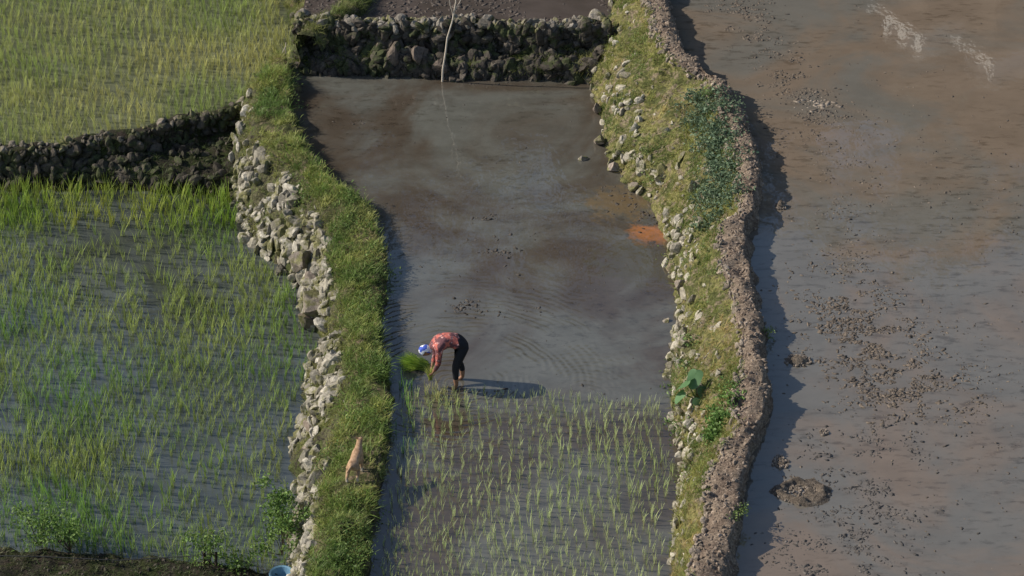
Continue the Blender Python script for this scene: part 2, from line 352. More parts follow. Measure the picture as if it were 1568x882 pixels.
me=bpy.data.meshes.new("distant_tree_trunks"); bm.to_mesh(me); bm.free(); me.materials.append(M_ground); link(bpy.data.objects.new("distant_tree_trunks",me))
# ---------------------------------------------------------------- houses whose reflection shows top right
def simple(name,c,rough=.8,spec=.3,metal=0):
    m,t,b=newmat(name); p=pos(t)
    cc=mixc(t,mapr(t,noise(t,p,9,5,.6),.3,.7),tuple(x*.78 for x in c),c); t.links.new(cc,b.inputs['Base Color'])
    b.inputs['Roughness'].default_value=rough; b.inputs['Specular IOR Level'].default_value=spec; b.inputs['Metallic'].default_value=metal
    return m
M_white=simple("white_wall",(.9,.9,.88)); M_wood=simple("dark_timber",(.06,.045,.03)); M_glass=simple("window_glass",(.03,.04,.05),.1,.5)
def box(name,c,s,mat,parent):
    bm=bmesh.new(); bmesh.ops.create_cube(bm,size=1,matrix=Matrix.Translation(c)@Matrix.Diagonal((*s,1))); bmesh.ops.bevel(bm,geom=bm.edges[:],offset=.015,segments=1)
    me=bpy.data.meshes.new(name); bm.to_mesh(me); bm.free(); me.materials.append(mat); return link(bpy.data.objects.new(name,me),parent)
for hx,hy,hw in ((1415,52,1.8),(1532,98,1.1)):
    hp=P(hx,hy,ZR); dv=hp-CAM; dv/=np.linalg.norm(dv); dv[2]*=-1; hpos=hp+dv*27
    house=link(bpy.data.objects.new("timber_house",None)); house.location=(hpos[0],hpos[1],hpos[2]-1.2); house.rotation_euler=(0,0,math.radians(-58))
    box("walls",(0,0,1.1),(hw,1.8,1.1),M_white,house); box("foundation",(0,0,-2.6),(hw,1.7,5.9),M_wood,house)
    box("floor_band",(0,0,.37),(hw+.8,2.6,.1),M_white,house)
    for k,xw in enumerate((-.4,.4)): box(f"window_{k}",(xw*hw/1.8,-.91,1.15),(.4,.06,.6),M_glass,house)
    box("side_window",(-hw/2-.01,0,1.15),(.06,.5,.6),M_glass,house)
    e_=hw/2+.5; rv=[(-e_,-1.4,1.67),(e_,-1.4,1.67),(e_,1.4,1.67),(-e_,1.4,1.67),(-e_,0,2.8),(e_,0,2.8)]
    me=bpy.data.meshes.new("roof"); me.from_pydata(rv,[],[(0,1,5,4),(2,3,4,5),(0,4,3),(1,2,5),(0,3,2,1)]); me.materials.append(M_wood); link(bpy.data.objects.new("roof",me),house)
# ---------------------------------------------------------------- stones
def stones(name,G,n,c0,c1,smin,smax,ca,cb,mat,r0=0,r1=1,keep=None,pw=2.2,flat=.8,push=0.,bases=None):
    p=sample(G,n,c0,c1,r0,r1)
    if keep is not None: p=p[keep(p)]
    n=len(p); s=smin+(smax-smin)*rng.uniform(0,1,n)**pw
    S=s[:,None]*rng.uniform(.7,1.2,(n,3))*np.array([1,1,flat])
    return scatter(name,bases or ROCKS,p+np.array([0,0,push]),rots(n),S,cols(n,ca,cb,.2),mat)
nz=lambda p,sc,th,sd=0: fbm(p+sd,sc,3)>th+rng.normal(0,.10,len(p))
ycut=P(400,235,-.2)[1]
stones("stone_retaining_wall",GL,3600,1,18,.06,.24,(.50,.46,.39),(.30,.27,.21),M_rock,pw=1.8,keep=lambda p:nz(p,.9,-.10)&((p[:,1]<ycut)|(rng.random(len(p))<.12)))
stones("stone_retaining_wall",GR,7000,1,20,.04,.18,(.58,.53,.44),(.34,.30,.23),M_rock,keep=lambda p:(nz(p,.8,-.06,9)&(p[:,2]<.6+.5*fbm(p,.5,2)))|(rng.random(len(p))<.10))
stones("wall_stones",GC,3200,1,20,.05,.2,(.12,.10,.08),(.045,.04,.03),M_rockdark)  # dark stone tints carry the shade of this camera-facing wall
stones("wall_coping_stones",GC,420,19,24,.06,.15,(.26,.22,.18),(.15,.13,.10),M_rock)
stones("wall_stones",GU,2400,1,24,.05,.24,(.13,.11,.09),(.05,.042,.034),M_rockdark)  # upper wall face likewise darkened in the tint for its shade
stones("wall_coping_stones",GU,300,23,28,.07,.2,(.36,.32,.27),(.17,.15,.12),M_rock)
stones("bank_stones",GB,700,2,14,.06,.2,(.2,.18,.13),(.1,.1,.05),M_rockdark)
bp=[(462,402,.32,-.5),(482,470,.42,-.75),(478,432,.22,-.7),(470,492,.25,-1.1),(893,244,.12,.0),(1043,440,.2,.3),(1020,492,.09,.0),(480,655,.3,-.8),(478,690,.28,-.9),(917,215,.16,.1),(940,255,.16,.1),(970,285,.14,.1),(915,165,.15,.15)]
scatter("boulders",[rockbase(50+i,3) for i in range(4)],[P(x,y,z) for x,y,s,z in bp],rots(len(bp)),[s for x,y,s,z in bp],cols(len(bp),(.30,.24,.20),(.36,.31,.26),.1),M_rock)
for xx,ss_,cc_ in ((600,.30,9),(640,.34,10),(668,.26,8),(585,.2,13),(705,.24,11),(520,.2,18)):
    Xb=P(xx,100,.4)[0]; k=np.abs(Xs3-Xb).argmin(); g=GU[k,cc_]
    scatter("boulders",[rockbase(60+xx,3)],[g],rots(1),[ss_],[(.19,.15,.12)],M_rockdark)
stones("path_soil_clods",GR,6500,27,39,.02,.06,(.36,.28,.215),(.25,.19,.145),M_clod,bases=CLODS)
stones("path_edge_stones",GR,1500,26.5,29.5,.04,.1,(.40,.33,.26),(.27,.22,.17),M_clod)
stones("bund_soil_clods",GQ,1500,1,20,.02,.06,(.07,.06,.045),(.11,.09,.07),M_clod,bases=CLODS)
# ---------------------------------------------------------------- grass & plants on bunds
dxy=P(541,735,.33)[:2]
TUFT=[tuft(s,8,.085,.006,.6,.5,.03,2) for s in range(5)]
TUFTL=[tuft(s+20,8,.2,.007,.45,.6,.03,3) for s in range(5)]
def grass(name,G,n,c0,c1,ca,cb,th=-.3,sd=0,sc=(.6,1.3),bases=TUFT,r0=0,r1=1,keep=None,fs=.9):
    p=sample(G,n,c0,c1,r0,r1); m=fbm(p+sd,fs,3)>th+rng.normal(0,.09,len(p))
    m&=np.hypot((p[:,0]-dxy[0])/.28,(p[:,1]-dxy[1]-.1)/.5)>1
    if keep is not None: m&=keep(p)
    p=p[m]; n=len(p)
    t=(fbm(p+50,1.3,3)*2.2+.5).clip(0,1)[:,None]; C=(np.array(ca)*(1-t)+np.array(cb)*t)*rng.normal(1,.22,(n,1)).clip(.4,1.6)
    return scatter(name,bases,p-np.array([0,0,.01]),rots(n,False,.3),rng.uniform(*sc,n),C,M_leaf)
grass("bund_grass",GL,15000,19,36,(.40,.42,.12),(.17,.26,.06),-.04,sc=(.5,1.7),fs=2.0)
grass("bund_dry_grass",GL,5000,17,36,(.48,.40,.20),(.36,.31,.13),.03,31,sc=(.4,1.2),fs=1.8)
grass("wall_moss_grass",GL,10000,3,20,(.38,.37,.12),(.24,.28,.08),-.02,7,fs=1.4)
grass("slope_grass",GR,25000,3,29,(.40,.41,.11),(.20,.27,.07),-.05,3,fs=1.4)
grass("slope_dry_grass",GR,7500,2,28,(.56,.43,.17),(.44,.35,.15),.05,30)
grass("bund_edge_grass",GL,3200,17,38,(.26,.38,.07),(.16,.26,.05),-.05,4,(.4,1.1),TUFTL,fs=1.6)
grass("slope_tall_grass",GR,2200,4,27,(.36,.40,.10),(.22,.30,.07),.05,44,(.3,.9),TUFTL,fs=1.6)
grass("wall_ledge_grass",GU,5000,5,17,(.36,.35,.12),(.2,.24,.07),-.1,5,keep=lambda p:(p[:,0]<P(575,100,.3)[0])|(p[:,0]>P(715,100,.3)[0]),bases=TUFTL,sc=(.4,.9))
grass("wall_face_moss",GU,2600,1,23,(.15,.16,.07),(.10,.12,.04),.05,15)
grass("wall_face_moss",GC,3500,1,20,(.13,.14,.06),(.08,.10,.03),.05,15)
grass("wall_ledge_tufts",GC,2500,3,22,(.12,.17,.04),(.08,.12,.025),.08,6,bases=TUFTL,sc=(.4,.9))
grass("bank_grass",GB,7000,0,20,(.34,.34,.1),(.2,.26,.07),-.3,2,bases=TUFTL,sc=(.5,1.))
grass("front_bund_grass",GQ,3200,2,20,(.10,.14,.04),(.15,.15,.07),.0,2)
def leaves(name,centers,n,rad,size,ca,cb,flat=.7):
    centers=np.array(centers); q=rng.integers(0,len(centers),n); u=rng.normal(size=(n,3))*np.array([1,1,flat])*rad*.55; u[:,2]=abs(u[:,2])
    return scatter(name,LEAF,centers[q]+u,rots(n,False,.7),rng.uniform(.6,1.3,n)*size,cols(n,ca,cb,.25),M_leaf)
cc=[]
for _ in range(150):
    t=rng.random(); y=150+t*175; x=np.interp(y,[150,200,260,325],[1078,1090,1105,1100])+rng.normal(0,15)
    pnt=P(x,y,1.35); cc.append(pnt)
def snap(G,pts,c0=0,c1=99):
    g=G[:,c0:min(c1,G.shape[1])].reshape(-1,3); out=[]
    for p in pts:
        d=((g[:,:2]-np.array(p)[:2])**2).sum(1); k=d.argmin(); out.append((p[0],p[1],g[k,2]))
    return np.array(out)
leaves("creeper_plant",snap(GR,cc),6500,.2,.075,(.11,.17,.10),(.20,.27,.16))
cc=snap(GR,[P(1105+rng.normal(0,10),640+rng.normal(0,14),1.35) for _ in range(25)]); leaves("leafy_weeds",cc,1100,.18,.08,(.13,.25,.06),(.22,.33,.10))
cc=snap(GR,[P(1040+rng.normal(0,12),y+rng.normal(0,8),.7) for y in (555,600,630,520) for _ in range(8)]); leaves("leafy_weeds",cc,900,.16,.06,(.13,.23,.07),(.22,.3,.10))
cc=snap(GR,[P(x+rng.normal(0,14),y+rng.normal(0,14),.9) for x,y in ((1060,380),(1085,470),(980,120),(1000,230),(1060,700),(1050,330),(960,60)) for _ in range(5)]); leaves("leafy_weeds",cc,1300,.18,.05,(.16,.24,.06),(.24,.3,.1))
cc=snap(GL,[P(x+rng.normal(0,12),y+rng.normal(0,10),.3) for x,y in ((540,310),(570,560),(560,640),(550,780),(525,850),(580,400),(540,350),(470,270),(540,830),(500,680),(560,470),(540,860),(420,140)) for _ in range(7)]); leaves("leafy_weeds",cc,4200,.22,.05,(.12,.21,.05),(.22,.30,.08))
for nm,(x,y,z,h,r,n) in {"a":(60,835,-1.1,.75,.3,500),"b":(108,845,-1.1,.55,.2,260),"c":(320,868,-1.1,.65,.2,380),"d":(365,872,-1.1,.4,.2,200),"e":(432,850,-1.1,1.2,.4,1500),"f":(470,850,-1.,.6,.4,700),"g":(90,830,-1.1,.4,.4,250)}.items():
    base=P(x,y,z); ctr=[base+np.array([rng.normal(0,r*.6),rng.normal(0,r*.6),rng.uniform(.1,1)*h]) for _ in range(14)]
    o=leaves("shrub",ctr,n,.2,.075,(.12,.22,.045),(.21,.31,.08))
    bm=bmesh.new()
    for cpt in ctr[:9]:
        v=Vector(cpt-base); L=v.length; mtx=Matrix.Translation(Vector(base)+v/2)@v.to_track_quat('Z','Y').to_matrix().to_4x4()
        bmesh.ops.create_cone(bm,segments=5,radius1=.009,radius2=.004,depth=L,matrix=mtx)
    me=bpy.data.meshes.new("stems"); bm.to_mesh(me); bm.free(); me.materials.append(M_wood); link(bpy.data.objects.new("stems",me),o)
for x,y,z in ((1180,520,1.2),(1135,790,1.4),(1122,800,1.5),(1080,150,1.5)):
    ctr=[P(x,y,z)+np.array([rng.normal(0,.05),rng.normal(0,.05),rng.uniform(.03,.22)]) for _ in range(6)]
    leaves("weed",ctr,90,.09,.05,(.16,.24,.07),(.24,.3,.1))
# taro plant
M_stem=simple("green_stem",(.14,.24,.06))
tp=snap(GR,[P(1066,605,.8)])[0]; taro=link(bpy.data.objects.new("taro_plant",None)); taro.location=tp
def taroleaf(name,off,yaw,tilt,s):
    K=20; V=[(0,0,0)]; F=[]
    for i in range(K):
        a_=2*math.pi*i/K; r=.5*(1.05-.55*abs(math.cos(a_/2))**8*1.2)+.32*max(0,math.cos(a_-math.pi))**3
        V.append((-r*math.cos(a_),r*.78*math.sin(a_),.06*math.cos(3*a_)*r-.18*r*r))
    for i in range(K): F.append((0,1+i,1+(i+1)%K))
    V=np.array(V)*s; R=np.array((Matrix.Rotation(yaw,3,'Z')@Matrix.Rotation(tilt,3,'Y'))); V=V@R.T+np.array(off)
    g=rng.uniform(.8,1.3); mkmesh(name,V,np.array(F),M_leaf,tint=np.tile(np.array([.12,.23,.10])*g,(len(V),1)),smooth=True,parent=taro)
    v=Vector(off); bm=bmesh.new(); bmesh.ops.create_cone(bm,segments=6,radius1=.014,radius2=.008,depth=v.length,matrix=Matrix.Translation(v/2)@v.to_track_quat('Z','Y').to_matrix().to_4x4())
    me=bpy.data.meshes.new("petiole"); bm.to_mesh(me); bm.free(); me.materials.append(M_stem); link(bpy.data.objects.new("petiole",me),taro)
for i,(o,yw,tl_,s) in enumerate([((-.18,-.05,.42),2.6,.7,.48),((.18,-.1,.26),-.9,.8,.48),((-.02,.05,.54),-1.9,.6,.36),((.05,-.28,.14),-1.3,.9,.36),((.24,.1,.34),.3,.6,.3),((-.27,-.1,.20),3.4,.8,.28)]): taroleaf(f"leaf_{i}",o,yw,tl_,s)
# ---------------------------------------------------------------- rice
RL=[tuft(s+100,8,.36,.0070,.15,.16,.022,3) for s in range(8)]
RS=[tuft(s+200,4,.25,.0055,.12,.12,.010,3) for s in range(8)]
def ricegrid(x0,x1,y0,y1,sx,sy,rot,jit):
    gx_,gy_=np.meshgrid(np.arange(-110,110)*sx,np.arange(-180,180)*sy); gx_=gx_+.07*np.sin(gy_*1.3)+.12*np.sin(gy_*.4+gx_)
    gy_=gy_+sy*rng.uniform(-.5,.5,(1,gx_.shape[1]))
    c_,s_=math.cos(rot),math.sin(rot); x=gx_*c_-gy_*s_; y=gx_*s_+gy_*c_
    x=x.ravel()+(x0+x1)/2; y=y.ravel()+(y0+y1)/2; x+=rng.normal(0,jit,len(x)); y+=rng.normal(0,jit*1.6,len(y))
    m=(x>x0)&(x<x1)&(y>y0)&(y<y1); return np.stack([x[m],y[m]],-1)
def rice(name,p,z,bases,ca,cb,sc,drop=0.,sd=0,tilt=.08):
    m=rng.random(len(p))>drop; p=p[m]; n=len(p); q=np.c_[p,np.zeros(n)]
    t=(fbm(q+sd,.45,3)*1.4+.5+rng.normal(0,.15,n)).clip(0,1)[:,None]; C=(np.array(ca)*(1-t)+np.array(cb)*t)*rng.normal(1,.16,(n,1)).clip(.5,1.5)
    s=sc*rng.normal(1,.17,n).clip(.5,1.5)*(1+.25*fbm(q+sd+8,.5,2)); return scatter(name,bases,np.c_[p,np.full(n,z)],rots(n,False,tilt),s,C,M_leaf)
p=ricegrid(-13.,0,-12.5,9,.175,.125,math.radians(-7),.026)
lx=np.interp(p[:,1],Ys,ft0[:,0]); fy=np.interp(p[:,0],Xs,ff[:,1]); qy=np.interp(p[:,0],Xs4,q0[:,1])
p=p[(p[:,0]<lx-.1)&(p[:,1]<fy-.1)&(p[:,1]>qy+.1)]
q=np.c_[p,np.zeros(len(p))]; yb=P(0,355,ZL)[1]; pb=P(225,385,ZL)
dens=.08+.8*np.clip(fbm(q,.45,3)+.05,0,1)+.55*np.exp(-((p[:,0]-pb[0])/1.3)**2-((p[:,1]-pb[1])/1.2)**2)
p=p[rng.random(len(p))>dens]; near=p[:,1]>yb
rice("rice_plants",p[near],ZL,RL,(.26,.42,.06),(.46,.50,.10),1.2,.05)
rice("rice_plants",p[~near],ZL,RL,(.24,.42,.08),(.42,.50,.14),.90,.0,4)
p=ricegrid(-14,-2,3,16,.16,.11,math.radians(8),.025); ty2=np.interp(p[:,0],Xs,tb[:,1]); lx=np.interp(p[:,1],Ys,np.minimum(a[:,0],ft0[:,0]+1.1)-.05)
lx=np.where(p[:,1]>Yfar,np.interp(p[:,1],Ysb,k0[:,0]),lx)
p=p[(p[:,1]>ty2+.15)&(p[:,0]<lx)]
rice("rice_plants",p,ZTL,RL,(.62,.60,.22),(.42,.52,.15),.78,.08,9)
p=ricegrid(-4,5,-12.5,0,.165,.095,math.radians(5),.026); lx=np.interp(p[:,1],Ys,b[:,0]); rx=np.interp(p[:,1],Ys2,f2[:,0])
yy=np.interp(p[:,0],[P(600,598,0)[0],P(800,600,0)[0],P(1030,618,0)[0]],[P(600,598,0)[1],P(800,600,0)[1],P(1030,618,0)[1]])+.12*fbm(np.c_[p,p[:,0]*0],1.5,2)
p=p[(p[:,0]>lx+.3)&(p[:,0]<rx-.12)&(p[:,1]<yy)]
rice("rice_seedlings",p,ZM,RS,(.66,.74,.36),(.56,.68,.27),.86,.12,2,.12)
p=np.array([P(675+rng.normal(0,17),612+rng.normal(0,10),0)[:2] for _ in range(34)]); rice("rice_seedlings",p,ZM,RS,(.66,.58,.26),(.6,.6,.25),1.15,0,1,.2)
p=np.array([P(622+rng.normal(0,9),y,0)[:2] for y in rng.uniform(590,700,16)]); rice("rice_seedlings",p,ZM,RS,(.2,.42,.08),(.28,.46,.1),1.2)
# seedling bundle behind the farmer
nb=170; bs=P(650,562,0); ps=np.tile(bs,(nb,1))+np.c_[rng.normal(0,.05,nb),rng.normal(0,.06,nb),rng.uniform(.0,.08,nb)]
R_=rots(nb,False,.18); ry=np.array(Matrix.Rotation(math.radians(-78),3,'Y')); R_=np.einsum('ij,njk->nik',ry,R_)
scatter("rice_seedling_bundle",[tuft(s+300,4,.52,.009,.08,.12,.01,4) for s in range(4)],ps,R_,rng.uniform(.8,1.15,nb),cols(nb,(.30,.48,.06),(.44,.58,.10)),M_leaf)
# ---------------------------------------------------------------- mud clods
def clods(name,pts,z,smin,smax,ca,cb,flat=.4,sub=.0):
    n=len(pts)
    if n==0: return
    s=smin+(smax-smin)*rng.uniform(0,1,n)**2.5; S=s[:,None]*np.stack([rng.uniform(.8,1.8,n),rng.uniform(.6,1.1,n),np.full(n,flat)],-1)
    p=np.array(pts); p[:,2]=z-.1*s; return scatter(name,CLODS,p,rots(n,False,.12),S,cols(n,ca,cb,.15),M_clod,smooth=True)
def along(path,n,sx,sy,z,th=-.03):
    path=np.array(path,float); t=rng.uniform(0,len(path)-1-1e-6,n); i=t.astype(int); f=(t-i)[:,None]; q=path[i]*(1-f)+path[i+1]*f
    q=q+np.c_[rng.normal(0,sx,n),rng.normal(0,sy,n)]; out=np.array([P(x,y,z) for x,y in q])
    if n>60: out=out[fbm(out*np.array([1,1.6,1])+5,2.3,3)>th+rng.normal(0,.06,n)]
    return out
cR1,cR2=(.21,.165,.125),(.135,.108,.085)
clods("mud_clods",along([(1120,-20),(1160,60),(1215,130),(1265,200)],3200,26,18,ZR),ZR,.010,.06,cR1,cR2,.3)
clods("mud_clods",along([(1265,200),(1290,300),(1290,400),(1310,460)],2000,40,25,ZR),ZR,.010,.05,cR1,cR2,.25)
clods("mud_clods",along([(1270,450),(1320,510),(1360,570),(1410,620)],7000,48,26,ZR),ZR,.010,.065,cR1,cR2,.3)
clods("mud_clods",along([(1400,470),(1500,600),(1560,700)],900,60,30,ZR),ZR,.010,.045,cR1,cR2,.22)
clods("mud_clods",along([(1350,650),(1310,720),(1340,790),(1250,850),(1300,900)],4200,52,22,ZR),ZR,.010,.055,(.15,.13,.115),(.10,.09,.082),.3)
clods("mud_clods",along([(1300,100),(1420,280),(1560,330)],700,80,40,ZR),ZR,.015,.06,cR1,cR2,.18)
clods("mud_clods",along([(1250,155),(1260,165)],60,12,5,ZR),ZR,.03,.08,(.40,.33,.26),(.30,.24,.19))
cM1,cM2=(.12,.10,.08),(.08,.065,.055)
for (x,y,n,sx,sy) in [(742,334,24,10,2),(770,386,40,16,4),(780,362,10,25,4),(715,468,55,14,5),(760,478,30,45,6),(745,385,14,10,3),(740,425,14,60,25),(700,472,20,6,3),(555,190,10,30,6),(735,128,14,20,3),(760,600,6,12,3),(870,600,8,40,10),(950,300,55,20,14),(985,330,40,10,8),(870,662,3,5,2),(1015,490,5,5,3)]:
    clods("mud_clods",along([(x,y),(x+1,y)],n,sx,sy,0),0,.015,.06,cM1,cM2,.4)
q=np.c_[rng.uniform(Xs3[0],Xs3[-1]+.5,3600),rng.uniform(gt[:,1].min()+.3,17,3600),np.full(3600,ZTM)]; q=q[fbm(q,1.2,3)>-.25]
clods("mud_clods",q,ZTM,.03,.09,(.15,.12,.10),(.09,.075,.065),.5)
q=np.array([P(rng.uniform(1180,1568),rng.uniform(-20,900),ZR) for _ in range(500)]); clods("mud_clods",q,ZR,.012,.04,cR1,cR2,.3)
q=np.array([P(rng.uniform(600,1020),rng.uniform(130,600),0) for _ in range(220)]); clods("mud_clods",q,0,.01,.03,cM1,cM2,.3)
def mound(name,px,py,z,rx,ry,h,hole):
    c0=P(px,py,z); K,Rn=72,26; V=[];F=[]
    for i in range(Rn):
        for j in range(K):
            a_=2*math.pi*j/K; r=i/(Rn-1)*1.5; V.append((math.cos(a_)*r*rx,math.sin(a_)*r*ry,0))
    V=np.array(V); rr=np.hypot(V[:,0]/rx,V[:,1]/ry); wob=1+.4*fbm(V+px,2.6,4); rr=rr/wob
    prof=((np.exp(-((rr-.80)/.22)**2)*h+np.exp(-(rr/.75)**4)*.045) if hole else np.exp(-(rr/.7)**4)*h) -.035
    V[:,2]=prof*(1+1.0*fbm(V+py,6,4))+.03*fbm(V,13,3)+ .012
    if hole: V[:,2]+=.06*fbm(V+9,8,3)*(rr<.8)
    V[:,2]=np.where(rr>1.3,-.06,V[:,2])
    for i in range(Rn-1):
        for j in range(K): F.append((i*K+j,(i+1)*K+j,(i+1)*K+(j+1)%K,i*K+(j+1)%K))
    mkmesh(name,V+c0,F,M_mudb,smooth=True)
    n=int(200*rx/.48); a_=rng.uniform(0,6.28,n); r=np.sqrt(rng.uniform(.0,1,n)); q=np.c_[np.cos(a_)*r*rx,np.sin(a_)*r*ry,np.full(n,.012)]+c0
    scatter("mud_clods",CLODS,q,rots(n),rng.uniform(.012,.04,n),cols(n,(.36,.29,.23),(.22,.18,.145)),M_clod)
mound("mud_mound",1228,754,ZR,.46,.38,.085,True)
mound("mud_mound",1222,553,ZR,.26,.2,.10,False); mound("mud_mound",1196,316,ZR,.13,.14,.12,False); mound("mud_mound",1262,663,ZR,.08,.1,.06,False); mound("mud_mound",1195,708,ZR,.16,.2,.08,False)
# ---------------------------------------------------------------- branch, wire, posts
M_bark=simple("pale_bark",(.62,.54,.44)); M_wire=simple("wire",(.05,.05,.05),.5)
def tube(name,pts,r0,r1,mat,parent=None):
    cu=bpy.data.curves.new(name,'CURVE'); cu.dimensions='3D'; cu.bevel_depth=1; cu.bevel_resolution=2
    s=cu.splines.new('POLY'); s.points.add(len(pts)-1)
    for i,q in enumerate(pts): s.points[i].co=(*q,1); s.points[i].radius=r0+(r1-r0)*i/(len(pts)-1)
    cu.materials.append(mat); return link(bpy.data.objects.new(name,cu),parent)
br=link(bpy.data.objects.new("bare_branch",None)); b0=P(677,123,0); br.location=b0
tube("stem",[(0,-.05,-.1),(.02,-.05,.3),(.09,-.06,.75),(.13,-.05,1.1),(.25,.0,1.5),(.33,.03,1.95),(.36,.05,2.6)],.024,.013,M_bark,br)
tube("twig",[(.31,.02,1.75),(.42,.05,1.95),(.55,.1,2.3)],.012,.006,M_bark,br); tube("twig",[(.28,.02,1.6),(.2,0,1.9),(.17,0,2.3)],.010,.005,M_bark,br)
fr=link(bpy.data.objects.new("bamboo_rail",None)); f0=P(436,98,.0); fr.location=f0
tube("post",[(0,0,-.1),(.05,0,.55)],.016,.012,M_bark,fr); tube("rail",[(-.2,0,.12),(.9,.2,.16)],.014,.012,M_bark,fr); tube("brace",[(.04,0,.45),(-.2,-.1,.02)],.01,.008,M_bark,fr)
wp=[P(x,y,-.95) for x,y in ((-200,848),(60,852),(180,858),(300,851),(330,848),(380,862),(425,880))]
wires=link(bpy.data.objects.new("wire_fence",None))
tube("strand",[tuple(q) for q in wp],.008,.008,M_wire,wires)
for x,y in ((330,870),(312,866)): 
    q=P(x,y,-1.1); tube("post",[(q[0],q[1],-1.3),(q[0]+.03,q[1],-.75)],.03,.025,M_wood,wires)
M_blue=simple("blue_plastic",(.16,.30,.42),.4); bq=P(431,884,-.95); bm=bmesh.new(); K=24
rings=[[bm.verts.new((r*math.cos(6.2832*j/K),r*math.sin(6.2832*j/K),z)) for j in range(K)] for r,z in ((.01,.02),(.14,.02),(.185,.16),(.215,.175),(.22,.16),(.195,.15),(.15,0),(.01,0))]
for u_,v_ in zip(rings[:-1],rings[1:]):
    for j in range(K): bm.faces.new((u_[j],u_[(j+1)%K],v_[(j+1)%K],v_[j]))
me=bpy.data.meshes.new("plastic_basin"); bm.to_mesh(me); bm.free(); me.materials.append(M_blue); o=link(bpy.data.objects.new("plastic_basin",me)); o.location=(bq[0],bq[1],-1.02)
# ---------------------------------------------------------------- skinned figures
def skin(verts,edges,radii,root=0,sub=2):
    me=bpy.data.meshes.new("tmp"); me.from_pydata(verts,edges,[]); ob=bpy.data.objects.new("tmp",me); scene.collection.objects.link(ob)
    md=ob.modifiers.new("s",'SKIN'); md.use_smooth_shade=True
    for i,r in enumerate(radii):
        sv=me.skin_vertices[0].data[i]; sv.radius=(r,r) if not isinstance(r,tuple) else r; sv.use_root=(i==root)
    s=ob.modifiers.new("u",'SUBSURF'); s.levels=sub; s.render_levels=sub
    dg=bpy.context.evaluated_depsgraph_get(); m2=bpy.data.meshes.new_from_object(ob.evaluated_get(dg))
    bpy.data.objects.remove(ob); return m2
def segd(p,a_,b_):
    a_=Vector(a_);b_=Vector(b_); ab=b_-a_; t=max(0,min(1,(p-a_).dot(ab)/max(ab.dot(ab),1e-9))); return (p-a_-ab*t).length
M_jacket,tj,bj=newmat("coral_jacket"); pj=N(tj,'ShaderNodeTexCoord').outputs['Object']
cj=mixc(tj,mapr(tj,noise(tj,pj,8,4,.6,.6),.44,.54),(.50,.13,.10),(.12,.045,.055)); cj=mixc(tj,mapr(tj,noise(tj,pj,16,3,.5),.58,.66),cj,(.60,.33,.30)); tj.links.new(cj,bj.inputs['Base Color']); bj.inputs['Roughness'].default_value=.85
bump(tj,bj,noise(tj,pj,12,5,.6),.7,.03)
M_trous=simple("dark_trousers",(.018,.018,.024),.85); M_skin=simple("skin",(.30,.16,.10),.6); M_hair=simple("black_hair",(.012,.01,.01),.5)
M_scarf,ts,bs_=newmat("blue_white_headscarf"); pp=N(ts,'ShaderNodeTexCoord').outputs['Object']
cs=mixc(ts,mapr(ts,noise(ts,pp,11,3,.5),.46,.50),(.05,.10,.48),(.85,.85,.88)); ts.links.new(cs,bs_.inputs['Base Color']); bs_.inputs['Roughness'].default_value=.8
farmer=link(bpy.data.objects.new("farmer",None)); farmer.location=(pf[0],pf[1],0); farmer.rotation_euler=(0,0,math.radians(180+10)); farmer.scale=(1.05,1.05,1.03)
V=[(-.06,0,.90),(.08,0,.98),(.24,0,1.0),(.38,0,.95),(.47,0,.89),(.52,0,.85)]; E=[(0,1),(1,2),(2,3),(3,4),(4,5)]; Rr=[.145,.145,.152,.15,.06,.05]; lab={(0,1):'j',(1,2):'j',(2,3):'j',(3,4):'j',(4,5):'s'}
def add(v,r,par,l): V.append(v);Rr.append(r);E.append((par,len(V)-1));lab[(par,len(V)-1)]=l;return len(V)-1
for s in (1,-1):
    fx=.10 if s>0 else -.06
    h_=add((-.08,s*.10,.84),.115,0,'t'); k_=add((.02+fx*.5,s*.13,.48),.076,h_,'t'); cfi=add((-.03+fx,s*.135,.26),.060,k_,'t'); an=add((-.04+fx,s*.14,.06),.040,cfi,'s'); add((.06+fx,s*.15,-.02),.036,an,'s')
    sh=add((.37,s*.155,.90),.085,3,'j'); ua=add((.38,s*.18,.76),.067,sh,'j'); el=add((.385,s*.185,.62),.054,ua,'j'); fa=add((.43,s*.13,.47),.042,el,'j' ); wr=add((.47,s*.075,.37),.026,fa,'s')
m2=skin(V,E,Rr,0,2); m2.materials.clear(); 
for m_ in (M_jacket,M_trous,M_skin): m2.materials.append(m_)
mi={'j':0,'t':1,'s':2}
for pl in m2.polygons:
    best=min(lab,key=lambda e:segd(pl.center,V[e[0]],V[e[1]])-min(Rr[e[0]],Rr[e[1]])*.5); pl.material_index=mi[lab[best]]; pl.use_smooth=True
    if best==(0,1) and pl.center.x<.0: pl.material_index=1
link(bpy.data.objects.new("body",m2),farmer)
